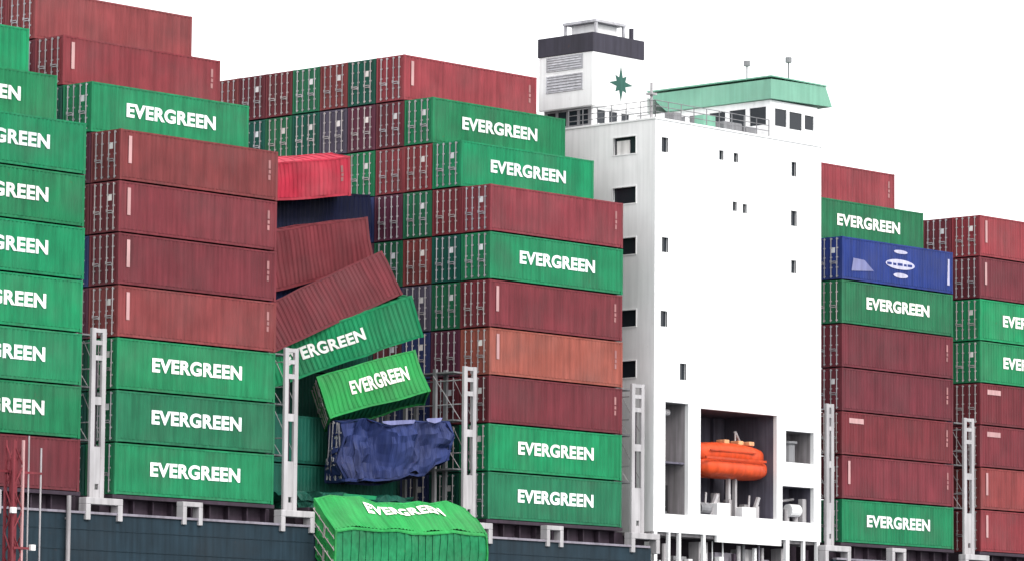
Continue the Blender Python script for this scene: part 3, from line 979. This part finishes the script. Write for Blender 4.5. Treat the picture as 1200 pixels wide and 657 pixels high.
# ------------------------------------------------------------------ navigation bridge on the tower
br = thing('navigation_bridge', 'ship bridge wing with pale green roof fascia above dark windows', 'ship bridge', (0, 0, 0))
BX0, BX1 = 57.1, 62.0
bz0, bz1 = zt, 28.72
wf = [(57.55, 58.75, 27.05, 28.2), (59.05, 60.35, 27.0, 28.15), (60.65, 61.6, 27.15, 28.1)]
b = MB(); wall(b, BX0, BX1, bz0, bz1, wf, 0.15, 0.3); b.build('front_wall', M['white'], br)
ws = [(0.55 + 1.75 * i, 1.95 + 1.75 * i, 27.1, 28.3) for i in range(12)]
b = MB(); wall(b, 0.3, 22, bz0, bz1, ws, BX0, BX0 + 0.15, axis=0); b.build('side_wall', M['white'], br)
b = MB(); b.box(BX1 - 0.15, BX1, 0.3, 22, bz0, bz1); b.build('side_wall', M['white'], br)
for x0, x1, z0, z1 in wf:
    b = MB(); b.box(x0, x1, 0.22, 0.25, z0, z1); b.build('window_pane', M['glass'], br)
for i, (y0, y1, z0, z1) in enumerate(ws):
    b = MB(); b.box(BX0 + 0.07, BX0 + 0.1, y0, y1, z0, z1); b.build('window_pane', M['glass'] if i < 3 else M['grey'], br)
# roof fascia: flared bulwark, its inboard end cut on the slant
b = MB()
fz0, fz1 = 28.75, 30.05
yE0, yE1 = 9.0, 10.6
P0 = [(56.85, -0.1, fz0), (63.25, -0.1, fz0 + 0.15), (63.25, yE0, fz0), (56.85, yE0, fz0)]
P1 = [(56.85, -0.1, fz1), (62.55, -0.1, fz1 + 0.15), (62.55, yE1, fz1), (56.85, yE1, fz1)]
for i in range(4):
    j = (i + 1) % 4
    b.quad(P0[i], P0[j], P1[j], P1[i])
b.quad(*P1)
b.quad(*reversed(P0))
b.build('roof_fascia', M['roof_green'], br, 0.02)
b = MB(); b.box(56.8, 62.62, -0.16, 10.7, fz1 + 0.152, fz1 + 0.24); b.build('roof_edge', M['roof_green'], br)
b = MB(); b.box(56.95, 62.4, 10.8, 22, fz0, fz1 - 0.2); b.build('wheelhouse_roof', M['white'], br)
for x, y, h in ((57.6, 2.6, 1.2), (60.6, 1.5, 1.7)):
    b = MB(); b.cyl((x, y, fz1 + 0.24), (x, y, fz1 + h), 0.05, 8); b.cyl((x, y, fz1 + h), (x, y, fz1 + h + 0.35), 0.22, 10); b.build('antenna', M['grey'], br)

# ------------------------------------------------------------------ funnel
fn = thing('funnel', 'white ship funnel with dark top band, grey louvres and a green star', 'funnel', (45.75, 5.7, zt))
fx, fy, z0f, z1f = 4.95, 4.75, 1.36, 4.9          # casing sizes, local
b = MB(); b.box(0, fx, 0, fy, z0f, z1f); b.build('casing', M['white'], fn, 0.04)
b = MB(); b.box(-0.06, fx + 0.06, -0.06, fy + 0.06, z1f, z1f + 1.25); b.build('top_band', M['black_band'], fn, 0.03)
wb = [(0.75, 1.6, 0.3, 1.2), (1.95, 2.8, 0.3, 1.2), (3.15, 3.95, 0.3, 1.2)]
b = MB(); wall(b, 0.35, fx - 0.3, 0, z0f, wb, 0.3, 0.42); b.build('base_wall', M['white'], fn)
for x0, x1, za, zb in wb:
    b = MB(); b.box(x0, x1, 0.38, 0.40, za, zb); b.build('base_window', M['glass'], fn)
wb2 = [(0.7 + 0.95 * i, 1.45 + 0.95 * i, 0.25, 1.2) for i in range(4)]
b = MB(); wall(b, 0.42, fy - 0.2, 0, z0f, wb2, 0.35, 0.47, axis=0); b.build('base_wall', M['grey'], fn)
for y0, y1, za, zb in wb2:
    b = MB(); b.box(0.42, 0.44, y0, y1, za, zb); b.build('base_window', M['glass'], fn)
b = MB(); b.box(0.5, fx - 0.3, 0.5, fy - 0.2, 0.0, z0f - 0.02); b.build('base_core', M['dark_room'], fn)
for za, zb in ((3.95, 4.75), (2.55, 3.5)):
    b = MB()
    y0, y1 = 0.95, 3.95
    b.box(-0.05, 0.0, y0 - 0.1, y1 + 0.1, zb, zb + 0.08)
    b.box(-0.05, 0.0, y0 - 0.1, y1 + 0.1, za - 0.08, za)
    b.box(-0.05, 0.0, y0 - 0.1, y0, za, zb)
    b.box(-0.05, 0.0, y1, y1 + 0.1, za, zb)
    b.quad((-0.004, y0, za), (-0.004, y1, za), (-0.004, y1, zb), (-0.004, y0, zb))
    lv = b.build('louvre', M['louvre'], fn)
    n = 5
    for i in range(n):
        z = za + (zb - za) * (i + 0.2) / n
        b = MB()
        b.prism([(-0.055, z), (-0.045, z), (-0.008, z + 0.12), (-0.018, z + 0.12)], 1, y0, y1)
        b.build('slat', M['louvre'], lv)
cx, cz = 2.75, 3.05
pts = []
for i in range(16):
    a = math.pi / 2 + i * math.pi / 8
    r = 1.18 if i % 4 == 0 else 0.78 if i % 2 == 0 else 0.46
    pts.append((cx + r * math.cos(a), cz + r * math.sin(a)))
b = MB(); b.prism(pts, 1, -0.02, -0.002); b.build('star_emblem', M['star'], fn)
zz = z1f + 1.25
for s, (xa, ya) in enumerate(((1.3, 0.9), (4.0, 0.9), (1.3, 3.6), (4.0, 3.6))):
    b = MB(); b.box(xa, xa + 0.16, ya, ya + 0.16, zz, zz + 0.95); b.build('frame_post', M['louvre'], fn)
b = MB(); b.box(1.25, 4.2, 0.85, 3.8, zz + 0.95, zz + 1.12); b.build('frame_top', M['louvre'], fn)
b = MB(); b.box(1.7, 3.8, 1.3, 3.4, zz, zz + 0.93); b.build('exhaust_housing', M['white'], fn)
b = MB(); b.cyl((4.1, 0.3, zz - 0.5), (4.1, 0.3, zz + 0.75), 0.16, 10); b.build('exhaust_pipe', M['black_band'], fn)

# ------------------------------------------------------------------ lifeboat and its davit
lb = thing('lifeboat', 'orange enclosed lifeboat hung in the dark recess of the white tower', 'lifeboat', (54.1, 1.45, 3.5))
lb.scale = (1.14, 1.05, 1.08)


def loft(stations, n=20):
    b = MB()
    for (x, prof) in stations:
        b.v += [(x, p[0], p[1]) for p in prof]
    w = len(stations[0][1])
    for i in range(len(stations) - 1):
        for j in range(w):
            k = (j + 1) % w
            b.f.append((i * w + j, i * w + k, (i + 1) * w + k, (i + 1) * w + j)); b.mi.append(0)
    b.f.append(tuple(reversed(range(w)))); b.mi.append(0)
    b.f.append(tuple((len(stations) - 1) * w + j for j in range(w))); b.mi.append(0)
    return b


def half(wd, zt_, zb_, n=12, e=2.6):
    out = []
    for i in range(2 * n):
        a = 2 * math.pi * i / (2 * n)
        c, s = math.cos(a), math.sin(a)
        y = wd * math.copysign(abs(c) ** (2 / e), c)
        z = (zt_ + zb_) / 2 + (zt_ - zb_) / 2 * math.copysign(abs(s) ** (2 / e), s)
        out.append((y, z))
    return out


st, st2 = [], []
for i in range(15):
    q = i / 14
    x = -3.25 + 6.5 * q
    k = min(1, (0.18 + (max(q, 0.001) / 0.16) ** 0.6 * 0.82)) if q < 0.16 else 1.0
    if q > 0.78:
        k = max(0.3, 1 - ((q - 0.78) / 0.22) ** 2.4 * 0.7)
    st.append((x, half(1.2 * k, 1.35, 0.18 + 0.75 * (1 - k) ** 1.2)))
for i in range(13):
    q = i / 12
    x = -3.05 + 5.6 * q
    k = math.sin(math.pi * min(1, max(0, 0.12 + q * 0.76))) ** 0.24
    st2.append((x, half(1.02 * k, 1.2 + 1.15 * k, 1.05)))
o = loft(st).build('hull', M['orange'], lb)
for p in o.data.polygons: p.use_smooth = True
o = loft(st2).build('canopy', M['orange'], lb)
for p in o.data.polygons: p.use_smooth = True
b = MB(); b.box(-3.0, 2.3, -1.27, -1.15, 1.22, 1.36); b.build('fender_rail', M['dark_orange'], lb)
for x in (-0.7, 0.55, 1.5):
    b = MB(); b.box(x, x + 0.45, -0.6, 0.1, 2.25, 2.5); b.build('hatch', M['pale_orange'], lb, 0.04)
b = MB(); b.box(-2.4, 1.6, -1.07, -1.0, 1.72, 1.8); b.build('grab_line', M['dark_orange'], lb)
b = MB(); b.cyl((3.0, 0, 1.0), (3.75, 0, 1.15), 0.22, 10, 0.1); b.build('bow_hook', M['placard'], lb)

dv = thing('lifeboat_davit', 'white steel davit and winches carrying the orange lifeboat', 'davit', (53.85, 1.2, 1.2))
for x in (0.2, 0.85):
    b = MB(); b.box(x, x + 0.2, -0.1, 0.15, 0, 2.52); b.build('cradle_post', M['grey_white'], dv)
for x in (-1.9, 2.3):
    b = MB(); b.prism([(x, 0.0), (x + 0.3, 0.0), (x + 0.9, 1.4), (x + 0.7, 1.45)], 1, -0.3, -0.1); b.build('brace', M['grey_white'], dv)
b = MB(); b.cyl((-3.0, -0.2, 0.45), (-2.0, -0.2, 0.45), 0.4, 14); b.build('winch', M['grey'], dv)
b = MB(); b.box(-1.6, -0.3, -0.7, 0.1, 0.0, 0.85); b.build('winch_box', M['white'], dv, 0.05)
b = MB(); b.box(0.9, 2.3, -0.7, 0.0, 0.0, 0.7); b.build('winch_box', M['white'], dv, 0.05)
for x, y, w_, h_ in ((-3.4, 0.9, 0.5, 1.3), (-0.1, 0.7, 0.4, 1.6), (1.4, 0.9, 0.6, 1.25), (2.9, 0.8, 0.5, 1.0)):
    b = MB(); b.box(x, x + w_, y, y + 0.5, 0.0, h_); b.build('winch_box', M['grey_white'], dv, 0.05)
for x in (-2.6, -0.2, 1.75):
    b = MB(); b.cyl((x, -0.5, 0.7), (x + 0.9, 0.2, 1.5), 0.07, 8); b.build('pipe', M['grey_white'], dv)
b = MB(); b.cyl((2.6, -0.4, 0.0), (2.6, -0.4, 0.8), 0.22, 10); b.build('capstan', M['grey_white'], dv)
b = MB(); b.cyl((2.2, 0.6, 4.9), (1.2, 0.2, 5.6), 0.1, 8); b.cyl((1.2, 0.2, 5.6), (1.2, 0.2, 4.85), 0.06, 8); b.build('davit_arm', M['grey_white'], dv)
b = MB(); b.box(2.7, 3.72, -0.35, -0.1, 3.15, 3.5); b.build('bow_arm', M['white'], dv, 0.05)
b = MB(); b.cyl((-2.6, 2.6, 0), (-2.6, 2.6, 6.7), 0.14, 8); b.build('davit_column', M['grey'], dv)

# ------------------------------------------------------------------ red lattice mast on a work barge alongside
ms = thing('work_boat_mast', 'red lattice mast with pale lamps standing alongside the hull, lower left', 'mast', (-12.35, -6.0, -15.6))
hz = 17.6
for (sx, sy) in ((-1, -1), (1, -1), (1, 1), (-1, 1)):
    b = MB(); b.box(sx * 0.32 - 0.06, sx * 0.32 + 0.06, sy * 0.32 - 0.06, sy * 0.32 + 0.06, 1.0, hz)
    b.build('chord', M['pink_mark'] if (sx, sy) == (1, -1) else M['mast_red'], ms)
for side in range(4):
    for k in range(14):
        z = 1.2 + k * 1.16
        a = [(-1, -1), (1, -1), (1, 1), (-1, 1)][side]
        c = [(-1, -1), (1, -1), (1, 1), (-1, 1)][(side + 1) % 4]
        if k % 2: a, c = c, a
        b = MB(); b.cyl((a[0] * .32, a[1] * .32, z), (c[0] * .32, c[1] * .32, z + 1.1), 0.045, 6)
        b.build('brace', M['mast_red'], ms)
b = MB(); b.box(-0.2, 0.1, -0.15, 0.15, 1.0, hz - 1.0); b.build('cable_trunk', M['mast_red'], ms)
for x, z, r_ in ((-1.3, 18.0, 0.05), (1.15, 17.9, 0.045), (2.0, 17.3, 0.05)):
    b = MB(); b.cyl((x, 0.2, 1.0), (x, 0.2, z), r_, 8); b.build('stay_pole', M['mast_red'] if x < 1 else M['galv'], ms)
b = MB(); b.box(-1.35, 2.05, 0.15, 0.25, 15.9, 16.02); b.build('cross_arm', M['mast_red'], ms)
for x, z in ((-0.45, 13.9), (0.9, 12.0)):
    b = MB(); b.box(x - 0.16, x + 0.16, -0.62, -0.4, z - 0.16, z + 0.16); b.build('lamp', M['placard'], ms, 0.03)
b = MB(); b.box(-0.3, 0.8, -0.45, -0.36, 11.9, 12.02); b.build('lamp_bracket', M['mast_red'], ms)
b = MB(); b.box(-5, 5, -3.5, 3.5, -0.6, 1.0); b.build('barge_hull', M['coaming'], ms, 0.15)
